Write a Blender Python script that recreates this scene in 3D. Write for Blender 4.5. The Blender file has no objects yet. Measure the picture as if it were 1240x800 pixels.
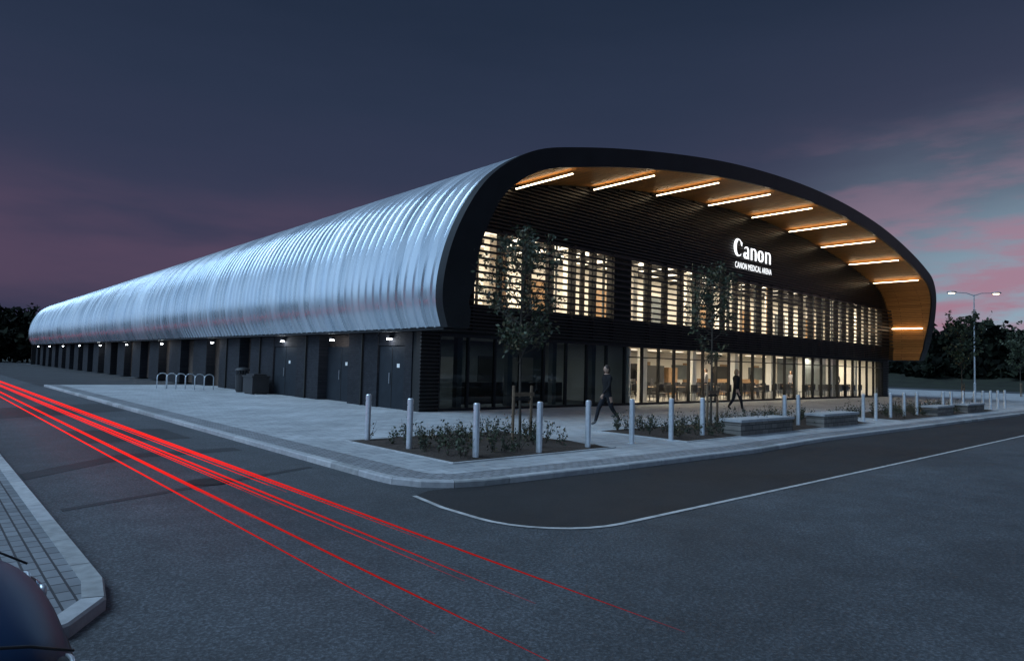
import bpy, bmesh, math, random
from mathutils import Vector, Matrix
random.seed(7)
scene = bpy.context.scene
RZ = -0.09

# ------------------------------------------------------------ helpers
def link(o, parent=None):
    scene.collection.objects.link(o)
    if parent is not None:
        o.parent = parent
    return o

def empty(name, loc=(0, 0, 0), rot=0.0):
    e = bpy.data.objects.new(name, None)
    e.location = loc
    e.rotation_euler = (0, 0, rot)
    e.empty_display_size = 0.3
    return link(e)

class MB:
    def __init__(s):
        s.v = []; s.f = []; s.m = []; s.uv = None
    def face(s, pts, mi=0):
        i = len(s.v); s.v += [tuple(p) for p in pts]
        s.f.append(tuple(range(i, i + len(pts)))); s.m.append(mi)
    def box(s, x0, x1, y0, y1, z0, z1, mi=0):
        i = len(s.v)
        s.v += [(x0,y0,z0),(x1,y0,z0),(x1,y1,z0),(x0,y1,z0),(x0,y0,z1),(x1,y0,z1),(x1,y1,z1),(x0,y1,z1)]
        for q in ((0,3,2,1),(4,5,6,7),(0,1,5,4),(1,2,6,5),(2,3,7,6),(3,0,4,7)):
            s.f.append(tuple(i + k for k in q)); s.m.append(mi)
    def tube(s, pts, rads, n=8, mi=0):
        pts = [Vector(p) for p in pts]
        i0 = len(s.v)
        ref = Vector((0.31, 0.17, 0.93))
        for k, p in enumerate(pts):
            a = pts[max(0, k - 1)]; b = pts[min(len(pts) - 1, k + 1)]
            d = (b - a).normalized()
            r = ref if abs(d.dot(ref)) < 0.95 else Vector((1, 0, 0))
            u = d.cross(r).normalized(); w = d.cross(u)
            rr = rads[k] if hasattr(rads, '__len__') else rads
            for j in range(n):
                t = 2 * math.pi * j / n
                s.v.append(tuple(p + u * math.cos(t) * rr + w * math.sin(t) * rr))
        for k in range(len(pts) - 1):
            for j in range(n):
                a = i0 + k * n + j; b = i0 + k * n + (j + 1) % n
                s.f.append((a, b, b + n, a + n)); s.m.append(mi)
        s.f.append(tuple(i0 + j for j in range(n))[::-1]); s.m.append(mi)
        e = i0 + (len(pts) - 1) * n
        s.f.append(tuple(e + j for j in range(n))); s.m.append(mi)
    def ellipsoid(s, c, r, mi=0, nu=12, nv=8, v0=0.0, v1=1.0):
        i0 = len(s.v)
        for a in range(nv + 1):
            ph = math.pi * (v0 + (v1 - v0) * a / nv)
            for b in range(nu):
                th = 2 * math.pi * b / nu
                s.v.append((c[0] + r[0] * math.sin(ph) * math.cos(th), c[1] + r[1] * math.sin(ph) * math.sin(th), c[2] + r[2] * math.cos(ph)))
        for a in range(nv):
            for b in range(nu):
                p = i0 + a * nu + b; q = i0 + a * nu + (b + 1) % nu
                s.f.append((p, p + nu, q + nu, q)); s.m.append(mi)
    def leaf(s, c, size, mi=0):
        u = Vector((random.gauss(0,1), random.gauss(0,1), random.gauss(0,1))).normalized()
        w = u.cross(Vector((random.gauss(0,1), random.gauss(0,1), random.gauss(0,1)))).normalized()
        c = Vector(c); a = size * random.uniform(.7, 1.3)
        s.face([c - u * a * .5, c + w * a * .28, c + u * a * .5, c - w * a * .28], mi)
    def build(s, name, mats, parent=None, smooth=False, loc=None, rot=0.0):
        me = bpy.data.meshes.new(name)
        me.from_pydata(s.v, [], s.f)
        for m in mats: me.materials.append(m)
        me.polygons.foreach_set("material_index", s.m)
        if smooth: me.polygons.foreach_set("use_smooth", [True] * len(s.f))
        me.update()
        o = bpy.data.objects.new(name, me)
        if loc: o.location = loc
        o.rotation_euler = (0, 0, rot)
        return link(o, parent)

class NT:
    def __init__(s, tree):
        s.t = tree; s.n = tree.nodes; s.l = tree.links
    def node(s, typ, **kw):
        n = s.n.new(typ)
        for k, v in kw.items(): setattr(n, k, v)
        return n
    def set(s, sock, val):
        if isinstance(val, bpy.types.NodeSocket): s.l.new(val, sock)
        else: sock.default_value = val
    def math(s, op, a, b=0.0, c=None, clamp=False):
        n = s.node('ShaderNodeMath', operation=op, use_clamp=clamp)
        s.set(n.inputs[0], a); s.set(n.inputs[1], b)
        if c is not None: s.set(n.inputs[2], c)
        return n.outputs[0]
    def smooth(s, v, a, b):
        n = s.node('ShaderNodeMapRange', interpolation_type='SMOOTHSTEP'); s.set(n.inputs[0], v)
        n.inputs[1].default_value = a; n.inputs[2].default_value = b
        return n.outputs[0]
    def mix(s, fac, a, b, blend='MIX'):
        n = s.node('ShaderNodeMix', data_type='RGBA', blend_type=blend)
        s.set(n.inputs[0], fac); s.set(n.inputs[6], a); s.set(n.inputs[7], b)
        return n.outputs[2]
    def ramp(s, fac, stops):
        n = s.node('ShaderNodeValToRGB')
        cr = n.color_ramp
        while len(cr.elements) < len(stops): cr.elements.new(0.5)
        for e, (p, c) in zip(cr.elements, stops):
            e.position = p; e.color = c if len(c) == 4 else (*c, 1)
        s.set(n.inputs[0], fac)
        return n.outputs[0]
    def coords(s, axes=None, uv=False, scale=(1,1,1)):
        tc = s.node('ShaderNodeTexCoord')
        src = tc.outputs['UV'] if uv else tc.outputs['Object']
        if axes:
            sp = s.node('ShaderNodeSeparateXYZ'); s.l.new(src, sp.inputs[0])
            cb = s.node('ShaderNodeCombineXYZ')
            for i, ax in enumerate(axes):
                s.l.new(sp.outputs['xyz'.index(ax)], cb.inputs[i])
            src = cb.outputs[0]
        mp = s.node('ShaderNodeMapping'); mp.inputs['Scale'].default_value = scale
        s.l.new(src, mp.inputs[0])
        return mp.outputs[0]
    def noise(s, vec, scale, detail=4, rough=.55):
        n = s.node('ShaderNodeTexNoise')
        n.inputs['Scale'].default_value = scale; n.inputs['Detail'].default_value = detail
        n.inputs['Roughness'].default_value = rough
        s.l.new(vec, n.inputs['Vector'])
        return n.outputs['Fac']
    def bump(s, h, strength=.3, dist=.02):
        b = s.node('ShaderNodeBump'); b.inputs['Strength'].default_value = strength
        b.inputs['Distance'].default_value = dist
        s.l.new(h, b.inputs['Height'])
        return b.outputs[0]

def newmat(name):
    m = bpy.data.materials.new(name); m.use_nodes = True
    nt = NT(m.node_tree)
    p = m.node_tree.nodes['Principled BSDF']
    return m, nt, p

def c4(c): return (c[0], c[1], c[2], 1)

def mat_simple(name, col, rough=.6, metal=0.0, var=.25, scale=3.0, bump=0.0, spec=.5):
    m, nt, p = newmat(name)
    co = nt.coords()
    n = nt.noise(co, scale, 5)
    lo = tuple(x * (1 - var) for x in col); hi = tuple(min(1, x * (1 + var)) for x in col)
    nt.set(p.inputs['Base Color'], nt.ramp(n, [(.3, lo), (.7, hi)]))
    p.inputs['Roughness'].default_value = rough; p.inputs['Metallic'].default_value = metal
    p.inputs['Specular IOR Level'].default_value = spec
    if bump: nt.set(p.inputs['Normal'], nt.bump(n, bump, .02))
    return m

def mat_emit(name, col, strength):
    m, nt, p = newmat(name)
    p.inputs['Base Color'].default_value = c4(col)
    p.inputs['Emission Color'].default_value = c4(col)
    p.inputs['Emission Strength'].default_value = strength
    return m

def mat_asphalt(name, base, speck=.5, bumps=.6):
    m, nt, p = newmat(name)
    co = nt.coords()
    big = nt.noise(co, .22, 5, .6); mid = nt.noise(co, 2.2, 6, .65); fine = nt.noise(co, 36, 4, .85)
    a = nt.ramp(fine, [(.32, tuple(x*(1-speck) for x in base)), (.50, base), (.68, tuple(x*(1+speck*3.0) for x in base))])
    b = nt.ramp(big, [(.3, (.62,.62,.62)), (.7, (1.22,1.22,1.22))])
    c = nt.ramp(mid, [(.3, (.78,.78,.78)), (.7, (1.18,1.18,1.18))])
    col = nt.mix(1.0, nt.mix(1.0, a, b, 'MULTIPLY'), c, 'MULTIPLY')
    nt.set(p.inputs['Base Color'], col)
    nt.set(p.inputs['Roughness'], nt.ramp(big, [(.3, (.6,)*3), (.7, (.85,)*3)]))
    nt.set(p.inputs['Normal'], nt.bump(fine, bumps, .014))
    return m

def mat_paving(name, c1, c2, mortar, bw, bh, axes=None, scale=1.0, msize=.006, bumps=.4, grime=.3, rough=.75, offset=.5, spec=.5):
    m, nt, p = newmat(name)
    co = nt.coords(axes)
    b = nt.node('ShaderNodeTexBrick'); b.offset = offset
    nt.l.new(co, b.inputs['Vector'])
    b.inputs['Color1'].default_value = c4(c1); b.inputs['Color2'].default_value = c4(c2)
    b.inputs['Mortar'].default_value = c4(mortar)
    b.inputs['Scale'].default_value = scale; b.inputs['Mortar Size'].default_value = msize
    b.inputs['Brick Width'].default_value = bw; b.inputs['Row Height'].default_value = bh
    b.inputs['Mortar Smooth'].default_value = .2
    g = nt.noise(co, .45, 6, .65); g2 = nt.noise(co, 5, 5, .6)
    gg = nt.ramp(g, [(.3, (1-grime,)*3), (.7, (1+grime*.5,)*3)])
    g3 = nt.ramp(g2, [(.3, (.86,)*3), (.7, (1.12,)*3)])
    nt.set(p.inputs['Base Color'], nt.mix(1, nt.mix(1, b.outputs['Color'], gg, 'MULTIPLY'), g3, 'MULTIPLY'))
    p.inputs['Roughness'].default_value = rough; p.inputs['Specular IOR Level'].default_value = spec
    h = nt.math('SUBTRACT', nt.math('MULTIPLY', g2, .3), b.outputs['Fac'])
    nt.set(p.inputs['Normal'], nt.bump(h, bumps, .01))
    return m

def mat_glass(name, tint, refl_rough=0.02):
    m = bpy.data.materials.new(name); m.use_nodes = True
    nt = NT(m.node_tree); nt.n.clear()
    out = nt.node('ShaderNodeOutputMaterial')
    tr = nt.node('ShaderNodeBsdfTransparent'); tr.inputs[0].default_value = c4(tint)
    gl = nt.node('ShaderNodeBsdfGlossy'); gl.inputs['Roughness'].default_value = refl_rough
    fr = nt.node('ShaderNodeFresnel'); fr.inputs[0].default_value = 1.5
    mx = nt.node('ShaderNodeMixShader')
    nt.l.new(fr.outputs[0], mx.inputs[0]); nt.l.new(tr.outputs[0], mx.inputs[1]); nt.l.new(gl.outputs[0], mx.inputs[2])
    nt.l.new(mx.outputs[0], out.inputs[0])
    return m

# ------------------------------------------------------------ materials
M_asph = mat_asphalt('asphalt', (.056,.063,.072), .55, 1.0)
M_asph_dark = mat_asphalt('asphalt_new', (.017,.017,.019), .45, .7)
M_patch = mat_asphalt('asphalt_patch', (.024,.026,.030), .35, .5)
M_pave = mat_paving('paving_slabs', (.43,.45,.47), (.34,.36,.38), (.17,.18,.19), .45, .3, msize=.009, grime=.32)
M_setts = mat_paving('granite_setts', (.28,.29,.31), (.20,.21,.225), (.08,.08,.085), .2, .1, msize=.010, grime=.30, bumps=.7)
M_blocks = mat_paving('block_paving', (.22,.235,.255), (.16,.17,.185), (.04,.04,.045), .21, .105, axes='yxz', msize=.009, bumps=.8, grime=.3)
M_kerb = mat_simple('kerb_stone', (.40,.41,.42), .8, var=.18, scale=9, bump=.15)
M_kerb2 = mat_simple('kerb_stone_grey', (.34,.35,.365), .8, var=.18, scale=9, bump=.15)
M_kerb3 = mat_simple('kerb_stone_worn', (.28,.29,.295), .85, var=.22, scale=7, bump=.2)
M_line = mat_simple('edging_concrete', (.42,.42,.42), .8, var=.3, scale=6)
M_grass = mat_simple('grass', (.010,.014,.007), .95, var=.5, scale=.6, bump=.6)
M_soil = mat_simple('bark_mulch', (.035,.024,.018), .95, var=.7, scale=22, bump=1.0)
M_black = mat_simple('black_cladding', (.010,.011,.013), .45, var=.3, scale=1.0, spec=.35)
M_slat = mat_simple('dark_aluminium_slat', (.018,.017,.016), .38, metal=.3, var=.3, scale=2.0)
M_backing = mat_simple('dark_backing', (.008,.008,.008), .7, var=.3)
M_brick = mat_paving('dark_brick', (.030,.032,.040), (.019,.021,.027), (.013,.013,.015), .225, .075, axes='yzx', msize=.008, bumps=.6, grime=.3, rough=.75, spec=.2)
M_brick_brown = mat_paving('brown_brick', (.12,.09,.075), (.085,.065,.055), (.05,.045,.04), .225, .075, axes='yzx', msize=.008, bumps=.6, grime=.3, spec=.2)
M_door = mat_simple('door_paint', (.016,.021,.028), .7, var=.15, spec=.2)
M_steel = mat_simple('brushed_steel', (.66,.70,.74), .36, metal=.75, var=.12, scale=12)
M_galv = mat_simple('galvanised_steel', (.42,.44,.46), .45, metal=.8, var=.2, scale=8)
M_stone = mat_paving('stone_seat', (.20,.18,.16), (.13,.12,.11), (.05,.05,.05), .35, .14, axes='xzy', msize=.012, bumps=.9, grime=.4)
M_bark = mat_simple('bark', (.055,.045,.035), .9, var=.4, scale=30, bump=.6)
M_timber = mat_simple('stake_timber', (.16,.11,.07), .85, var=.3, scale=14)
M_leaf = mat_simple('leaf', (.032,.046,.019), .6, var=.5, scale=7)
M_leaf2 = mat_simple('leaf_dark', (.016,.026,.013), .7, var=.5, scale=5)
M_leaf3 = mat_simple('leaf_autumn', (.085,.070,.030), .6, var=.5, scale=7)
M_far = mat_simple('foliage_far', (.013,.017,.011), .9, var=.6, scale=.4, spec=.1)
M_far2 = mat_simple('foliage_far_dark', (.006,.008,.006), .9, var=.6, scale=.4, spec=.1)
M_wall_in = mat_simple('interior_plaster', (.78,.75,.69), .8, var=.05, scale=1)
M_floor_in = mat_simple('interior_floor', (.30,.29,.27), .4, var=.1, scale=1)
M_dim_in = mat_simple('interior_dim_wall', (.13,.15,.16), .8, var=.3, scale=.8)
M_white = mat_simple('white_paint', (.78,.78,.76), .5, var=.05)
M_wood_in = mat_simple('oak_door', (.30,.18,.09), .5, var=.2, scale=5)
M_glass = mat_glass('clear_glass', (.93,.95,.94))
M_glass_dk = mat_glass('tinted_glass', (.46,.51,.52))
M_led = mat_emit('led_strip', (1.0,.80,.52), 10)
M_panel = mat_emit('ceiling_light_panel', (1.0,.88,.72), 2.0)
M_sign = mat_emit('sign_light', (.95,.98,1), 1.5)
M_walllight = mat_emit('wall_light_lens', (.9,.95,1.0), 22)
M_rubber = mat_simple('rubber', (.015,.015,.016), .8, var=.2)
M_plastic = mat_simple('black_plastic', (.02,.02,.022), .5, var=.2)

# wood soffit (uses UV: u along the arch, v along depth)
M_wood, nt, p = newmat('timber_soffit')
b = nt.node('ShaderNodeTexBrick'); b.offset = .37
nt.l.new(nt.coords('yxz', uv=True), b.inputs['Vector'])
b.inputs['Color1'].default_value = (.66,.28,.070,1); b.inputs['Color2'].default_value = (.50,.20,.050,1)
b.inputs['Mortar'].default_value = (.04,.018,.006,1); b.inputs['Scale'].default_value = 1
b.inputs['Brick Width'].default_value = 2.4; b.inputs['Row Height'].default_value = .14; b.inputs['Mortar Size'].default_value = .010
gr = nt.noise(nt.coords(uv=True, scale=(30, 1.2, 1)), 2, 6, .6)
nt.set(p.inputs['Base Color'], nt.mix(1, b.outputs['Color'], nt.ramp(gr, [(.3,(.72,)*3),(.7,(1.15,)*3)]), 'MULTIPLY'))
p.inputs['Roughness'].default_value = .5; p.inputs['Specular IOR Level'].default_value = .25
nt.set(p.inputs['Normal'], nt.bump(nt.math('SUBTRACT', 0.0, b.outputs['Fac']), .5, .01))

# silver standing seam roof
PITCH = .50
M_roof, nt, p = newmat('standing_seam_aluminium')
tc = nt.node('ShaderNodeTexCoord'); sp = nt.node('ShaderNodeSeparateXYZ'); nt.l.new(tc.outputs['Object'], sp.inputs[0])
pan = nt.math('FLOOR', nt.math('DIVIDE', nt.math('ADD', sp.outputs[1], 2.0), PITCH))
wn = nt.node('ShaderNodeTexWhiteNoise', noise_dimensions='1D'); nt.l.new(pan, wn.inputs['W'])
n1 = nt.noise(nt.coords(scale=(.35, .7, .35)), .8, 6, .65)
base = nt.ramp(n1, [(.3,(.62,.71,.80)),(.7,(.88,.94,.99))])
pv = nt.ramp(wn.outputs['Value'], [(0,(.80,)*3),(1,(1.03,)*3)])
nt.set(p.inputs['Base Color'], nt.mix(1, base, pv, 'MULTIPLY'))
p.inputs['Metallic'].default_value = .85
nt.set(p.inputs['Roughness'], nt.math('ADD', nt.math('MULTIPLY', wn.outputs['Value'], .08), nt.math('ADD', .16, nt.math('MULTIPLY', n1, .18))))

# ------------------------------------------------------------ world / sky
w = bpy.data.worlds.new("World"); scene.world = w; w.use_nodes = True
nt = NT(w.node_tree)
bg = nt.n['Background']
tc = nt.node('ShaderNodeTexCoord'); sp = nt.node('ShaderNodeSeparateXYZ')
nt.l.new(tc.outputs['Generated'], sp.inputs[0])
X, Y, Z = sp.outputs
zc = nt.math('MAXIMUM', Z, 0.0)
mp = nt.node('ShaderNodeMapping'); mp.inputs['Scale'].default_value = (1.0, 1.0, 4.6)
nt.l.new(tc.outputs['Generated'], mp.inputs[0])
cn = nt.noise(mp.outputs[0], 2.3, 7, .58)
cn2 = nt.noise(mp.outputs[0], 4.2, 8, .58)
cn3 = nt.noise(mp.outputs[0], 1.7, 5, .5)
zw = nt.math('ADD', zc, nt.math('MULTIPLY', nt.math('SUBTRACT', cn, .5), .12))
basec = nt.ramp(zw, [(0.0,(.018,.030,.070)), (.07,(.027,.036,.080)), (.13,(.041,.041,.088)), (.22,(.033,.040,.083)), (.36,(.022,.033,.068)), (.52,(.012,.022,.047)), (.70,(.05,.07,.12)), (1.0,(.15,.22,.33))])
pk = nt.math('MULTIPLY', nt.smooth(cn3, .42, .62), nt.math('MULTIPLY', nt.smooth(zc, .01, .10), nt.smooth(zc, .28, .15)))
basec = nt.mix(nt.math('MULTIPLY', pk, .65), basec, (.100,.062,.112,1))
rm = nt.smooth(X, .83, 1.0); rw = nt.smooth(X, .72, .98); zm = nt.smooth(zw, .36, .05)
basec = nt.mix(nt.math('MULTIPLY', nt.math('MULTIPLY', rw, nt.smooth(zc,.55,.2)), .6), basec, (.060,.062,.114,1))
col = nt.mix(nt.math('MULTIPLY', rm, zm), basec, (.28,.41,.51,1))
clm = nt.math('MULTIPLY', nt.math('MULTIPLY', nt.smooth(cn2, .43, .60), nt.smooth(X, .79, .96)), nt.math('MULTIPLY', zm, .95), clamp=True)
col = nt.mix(clm, col, (.37,.175,.25,1))
# sky glow added out of view, left and behind, for roof reflections
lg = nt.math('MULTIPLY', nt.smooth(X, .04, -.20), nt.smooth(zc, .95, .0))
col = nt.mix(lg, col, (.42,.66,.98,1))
sky = nt.node('ShaderNodeTexSky', sky_type='NISHITA', sun_disc=False)
sky.sun_elevation = math.radians(1.0); sky.sun_rotation = math.radians(270)
col = nt.mix(.005, col, sky.outputs[0], 'ADD')
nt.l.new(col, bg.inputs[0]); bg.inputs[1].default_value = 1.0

sun = bpy.data.lights.new('dusk_light', 'SUN'); sun.energy = 2.4; sun.angle = math.radians(36); sun.color = (.52,.75,1.0)
so = link(bpy.data.objects.new('dusk_light', sun))
d = Vector((-.58, .30, .76))
so.rotation_euler = d.to_track_quat('Z', 'Y').to_euler()

# ------------------------------------------------------------ ground, road, pavement
def sheet(name, pts, z, mat):
    mb = MB(); mb.face([(x, y, z) for x, y in pts]); return mb.build(name, [mat])
def arc(cx, cy, r, a0, a1, n=10):
    return [(cx + r * math.cos(math.radians(a0 + (a1 - a0) * i / n)), cy + r * math.sin(math.radians(a0 + (a1 - a0) * i / n))) for i in range(n + 1)]
sheet('ground', [(-2500,-2500),(2500,-2500),(2500,2500),(-2500,2500)], -.20, M_grass)
sheet('road', [(-120,-70),(92,-70),(92,140),(-120,140)], RZ, M_asph)

def slab(name, pts, z0, z1, mats):
    mb = MB(); mb.face([(x, y, z1) for x, y in pts], 0)
    n = len(pts)
    for i in range(n):
        a = pts[i]; b2 = pts[(i + 1) % n]
        mb.face([(a[0],a[1],z0),(b2[0],b2[1],z0),(b2[0],b2[1],z1),(a[0],a[1],z1)], 0)
    return mb.build(name, mats)
def strip(name, path, w0, w1, z0, z1, mat):
    P = [Vector((x, y)) for x, y in path]; mb = MB(); L = []; R = []
    for i, q in enumerate(P):
        a = P[max(0,i-1)]; c = P[min(len(P)-1,i+1)]
        t = (c - a).normalized(); nrm = Vector((-t.y, t.x))
        L.append(q + nrm * w0); R.append(q + nrm * w1)
    for i in range(len(P)-1):
        a,b2,c,d2 = L[i],L[i+1],R[i+1],R[i]
        mb.face([(a.x,a.y,z1),(b2.x,b2.y,z1),(c.x,c.y,z1),(d2.x,d2.y,z1)])
    return mb.build(name, [mat])
def kerb(path):
    P = [Vector((x, y)) for x, y in path]; cum = [0]
    for a, b2 in zip(P[:-1], P[1:]): cum.append(cum[-1] + (b2-a).length)
    def at(s_):
        s_ = max(0, min(cum[-1]-1e-5, s_))
        for i in range(len(P)-1):
            if cum[i+1] >= s_:
                t = (P[i+1]-P[i]).normalized(); q = P[i] + t*(s_-cum[i]); break
        t2 = t
        for dlt in (-.15,.15):
            ss = max(0, min(cum[-1]-1e-5, s_+dlt))
            for i in range(len(P)-1):
                if cum[i+1] >= ss: t2 = t2 + (P[i+1]-P[i]).normalized(); break
        t2.normalize(); return q, Vector((-t2.y, t2.x))
    mb = MB(); s_ = 0; z0 = RZ-.05
    while s_ < cum[-1]-.1:
        e = min(s_+.915, cum[-1]); g = .005
        (a, na), (m_, nm), (b2, nb) = at(s_+g), at((s_+e)/2), at(e-g)
        mi = random.choice([0,0,1,1,2]); z1 = .006 + random.uniform(-.002,.003)
        rows = []
        for q, n in ((a,na),(m_,nm),(b2,nb)):
            o_ = q - n*.075; o2 = q - n*.060; i2 = q + n*.075
            rows.append([(o_.x,o_.y,z0),(o_.x,o_.y,z1-.018),(o2.x,o2.y,z1),(i2.x,i2.y,z1),(i2.x,i2.y,z0)])
        for r0, r1 in ((rows[0],rows[1]),(rows[1],rows[2])):
            for k_ in range(4): mb.face([r0[k_],r1[k_],r1[k_+1],r0[k_+1]], mi)
        mb.face(rows[0], mi); mb.face(rows[2][::-1], mi)
        s_ += .915
    mb.build('kerb', [M_kerb, M_kerb2, M_kerb3])

plaza_edge = [(-8.5,24.0),(-8.5,-5),(-8.5,-10.5)] + arc(-7.4,-10.5,1.1,180,270,8)[1:] + [(-4,-11.75),(0,-11.85),(4,-11.6),(10,-11.6),(30,-11.6),(75,-11.6)]
slab('pavement', plaza_edge + [(75,.02),(75,60),(45,60),(45,0.02),(-.2,.02),(-.2,24.0)], RZ - .1, 0.0, [M_pave])
kerb(plaza_edge)
strip('sett_band', plaza_edge, .08, .62, 0, .004, M_setts)
left_edge = [(-40,-14.45)] + arc(-13.75,-13.45,1.0,270,360,8) + [(-12.75,-8),(-12.75,30),(-12.75,120)]
slab('footpath', left_edge + [(-40,120)], RZ - .1, 0.0, [M_blocks])
kerb(left_edge)
bay_edge = [(-8.75,-11.7),(-8.87,-12.5),(-8.87,-13.2)] + arc(-7.7,-13.2,1.17,180,270,8)[1:] + [(0,-14.4),(40,-14.4),(75,-14.4)]
sheet('parking_bay', bay_edge + [(75,-11.5),(-8.4,-11.5)], RZ + .004, M_asph_dark)
strip('bay_edging_line', bay_edge, -.035, .035, RZ, RZ + .008, M_line)
sheet('road_patch', [(-12.6,-7.7),(-12.6,-7.1),(-11.0,-5.6),(-9.0,-5.6),(-9.0,-6.1),(-10.9,-6.1)], RZ + .004, M_patch)
sheet('road_patch', [(-11.2,-3.6),(-9.2,-3.6),(-9.2,-1.2),(-11.2,-.9)], RZ + .004, M_patch)
sheet('road_patch', [(-12.5,-10.2),(-12.5,-10.05),(-8.8,-8.6),(-8.8,-8.75)], RZ + .004, M_patch)
sheet('road_patch', [(-12.6,3),(-8.7,5),(-8.7,9),(-12.6,7)], RZ + .004, M_patch)
sheet('tarmac_path', [(-8.7,24.1),(-.8,24.1),(-.8,110),(-8.7,110)], RZ + .004, M_patch)
mb = MB(); mb.tube([(-10.6,-9.2,RZ+.003),(-10.6,-9.2,RZ+.010)], .3, 24); mb.tube([(-10.6,-9.2,RZ+.010),(-10.6,-9.2,RZ+.013)], .25, 24)
mb.build('manhole_cover', [M_rubber])

# ------------------------------------------------------------ arena building
CX = 21.45
half = [(22.75,2.85),(23.1,3.6),(23.2,4.6),(22.95,6.0),(22.1,7.6),(20.5,8.75),(18.4,9.35),(13.9,10.2),(8,10.95),(0,11.3)]
full = [(-d, z) for d, z in half] + [(d, z) for d, z in half[::-1][1:]]
def catmull(P, per=7):
    P = [Vector(q) for q in P]; P = [P[0]*2 - P[1]] + P + [P[-1]*2 - P[-2]]; out = []
    for i in range(1, len(P) - 2):
        p0,p1,p2,p3 = P[i-1],P[i],P[i+1],P[i+2]
        t0 = 0; t1 = t0 + (p1-p0).length**.5; t2 = t1 + (p2-p1).length**.5; t3 = t2 + (p3-p2).length**.5
        for k in range(per):
            t = t1 + (t2-t1)*k/per
            A1 = p0*((t1-t)/(t1-t0)) + p1*((t-t0)/(t1-t0)); A2 = p1*((t2-t)/(t2-t1)) + p2*((t-t1)/(t2-t1)); A3 = p2*((t3-t)/(t3-t2)) + p3*((t-t2)/(t3-t2))
            B1 = A1*((t2-t)/(t2-t0)) + A2*((t-t0)/(t2-t0)); B2 = A2*((t3-t)/(t3-t1)) + A3*((t-t1)/(t3-t1))
            out.append(B1*((t2-t)/(t2-t1)) + B2*((t-t1)/(t2-t1)))
    out.append(P[-2]); return out
OUT = catmull(full)
for _ in range(3):
    OUT = [OUT[0]] + [OUT[i]*.5 + (OUT[i-1]+OUT[i+1])*.25 for i in range(1,len(OUT)-1)] + [OUT[-1]]
NRM = []
for i in range(len(OUT)):
    t = (OUT[min(len(OUT)-1,i+1)] - OUT[max(0,i-1)]).normalized(); NRM.append(Vector((-t.y, t.x)))
INN = []
for q, n in zip(OUT, NRM):
    th = .64 + .62 * (1 - abs(n.y)) ** 1.0
    r = q - n * th; INN.append(Vector((r.x, max(2.85, r.y))))
INN[0].y = 2.85; INN[-1].y = 2.85
def rake(z): return -2.2 - .22 * (z - 2.85)
def half_w(z):
    best = 0
    R = INN[len(INN)//2:]
    for a, b2 in zip(R[:-1], R[1:]):
        lo, hi = min(a.y,b2.y), max(a.y,b2.y)
        if lo <= z <= hi and hi > lo:
            best = max(best, a.x + (b2.x-a.x)*(z-a.y)/(b2.y-a.y))
    return best if best else R[-1].x
arena = empty('sports_arena')

# roof
mb = MB(); secs = []
s = -2.0; pitch = PITCH
RP = [(q, n) for q, n in zip(OUT, NRM)]
while s < 98:
    secs += [(s, 0), (s + pitch*.64, 0), (s + pitch*.74, .05), (s + pitch*.88, .05), (s + pitch*.98, 0)]
    s += pitch
secs.append((98.0, 0))
np_ = len(RP)
for (s, off) in secs:
    f = max(0.0, min(1.0, (6 - s) / 8)); 
    for q, n in RP:
        y = s + (rake(q.y) + 2.2) * f + .12
        mb.v.append((CX + q.x - n.x * .05 + n.x * off, y, q.y - n.y * .05 + n.y * off))
for k in range(len(secs) - 1):
    for j in range(np_ - 1):
        a = k*np_ + j; mb.f.append((a, a+1, a+1+np_, a+np_)); mb.m.append(0)
ro = mb.build('roof', [M_roof], arena, smooth=True)
ro.data.set_sharp_from_angle(angle=math.radians(20))
# far gable and eave soffits
mb = MB()
mb.face([(CX+q.x, 97.9, q.y) for q in OUT], 0)
mb.box(CX-22.75, CX+22.75, 97.4, 97.8, 0, 2.84, 0)
mb.box(CX-22.70, CX-22.0, -1.9, 97.8, 2.78, 2.84, 0)
mb.box(CX+22.0, CX+22.70, -1.9, 97.8, 2.78, 2.84, 0)
mb.build('gable_end', [M_black], arena)
# front hood frame
mb = MB(); N = len(OUT)
for i in range(N-1):
    o0,o1,i0,i1 = OUT[i],OUT[i+1],INN[i],INN[i+1]
    F = lambda q, dy=0: (CX+q.x, rake(q.y)+dy, q.y)
    mb.face([F(o0),F(o1),F(i1),F(i0)])
    mb.face([F(o0),F(o0,.38),F(o1,.38),F(o1)])
    mb.face([F(i0),F(i1),F(i1,.10),F(i0,.10)])
for k in (0, N-1):
    o, q = OUT[k], INN[k]
    mb.face([(CX+o.x, rake(o.y), 2.85),(CX+q.x, rake(q.y), 2.85),(CX+q.x, .1, 2.85),(CX+o.x, .1, 2.85)])
mb.build('hood_frame', [M_black], arena)
mb = MB()
for i in range(3, N-3, 4):
    o, q = OUT[i], INN[i]; t = (OUT[i+1]-OUT[i-1]).normalized()*.012
    F = lambda v, tt: (CX+v.x+tt.x, rake(v.y+tt.y)-.003, v.y+tt.y)
    mb.face([F(o,t),F(o,-t),F(q,-t),F(q,t)])
mb.build('frame_joints', [M_backing], arena)
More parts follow.
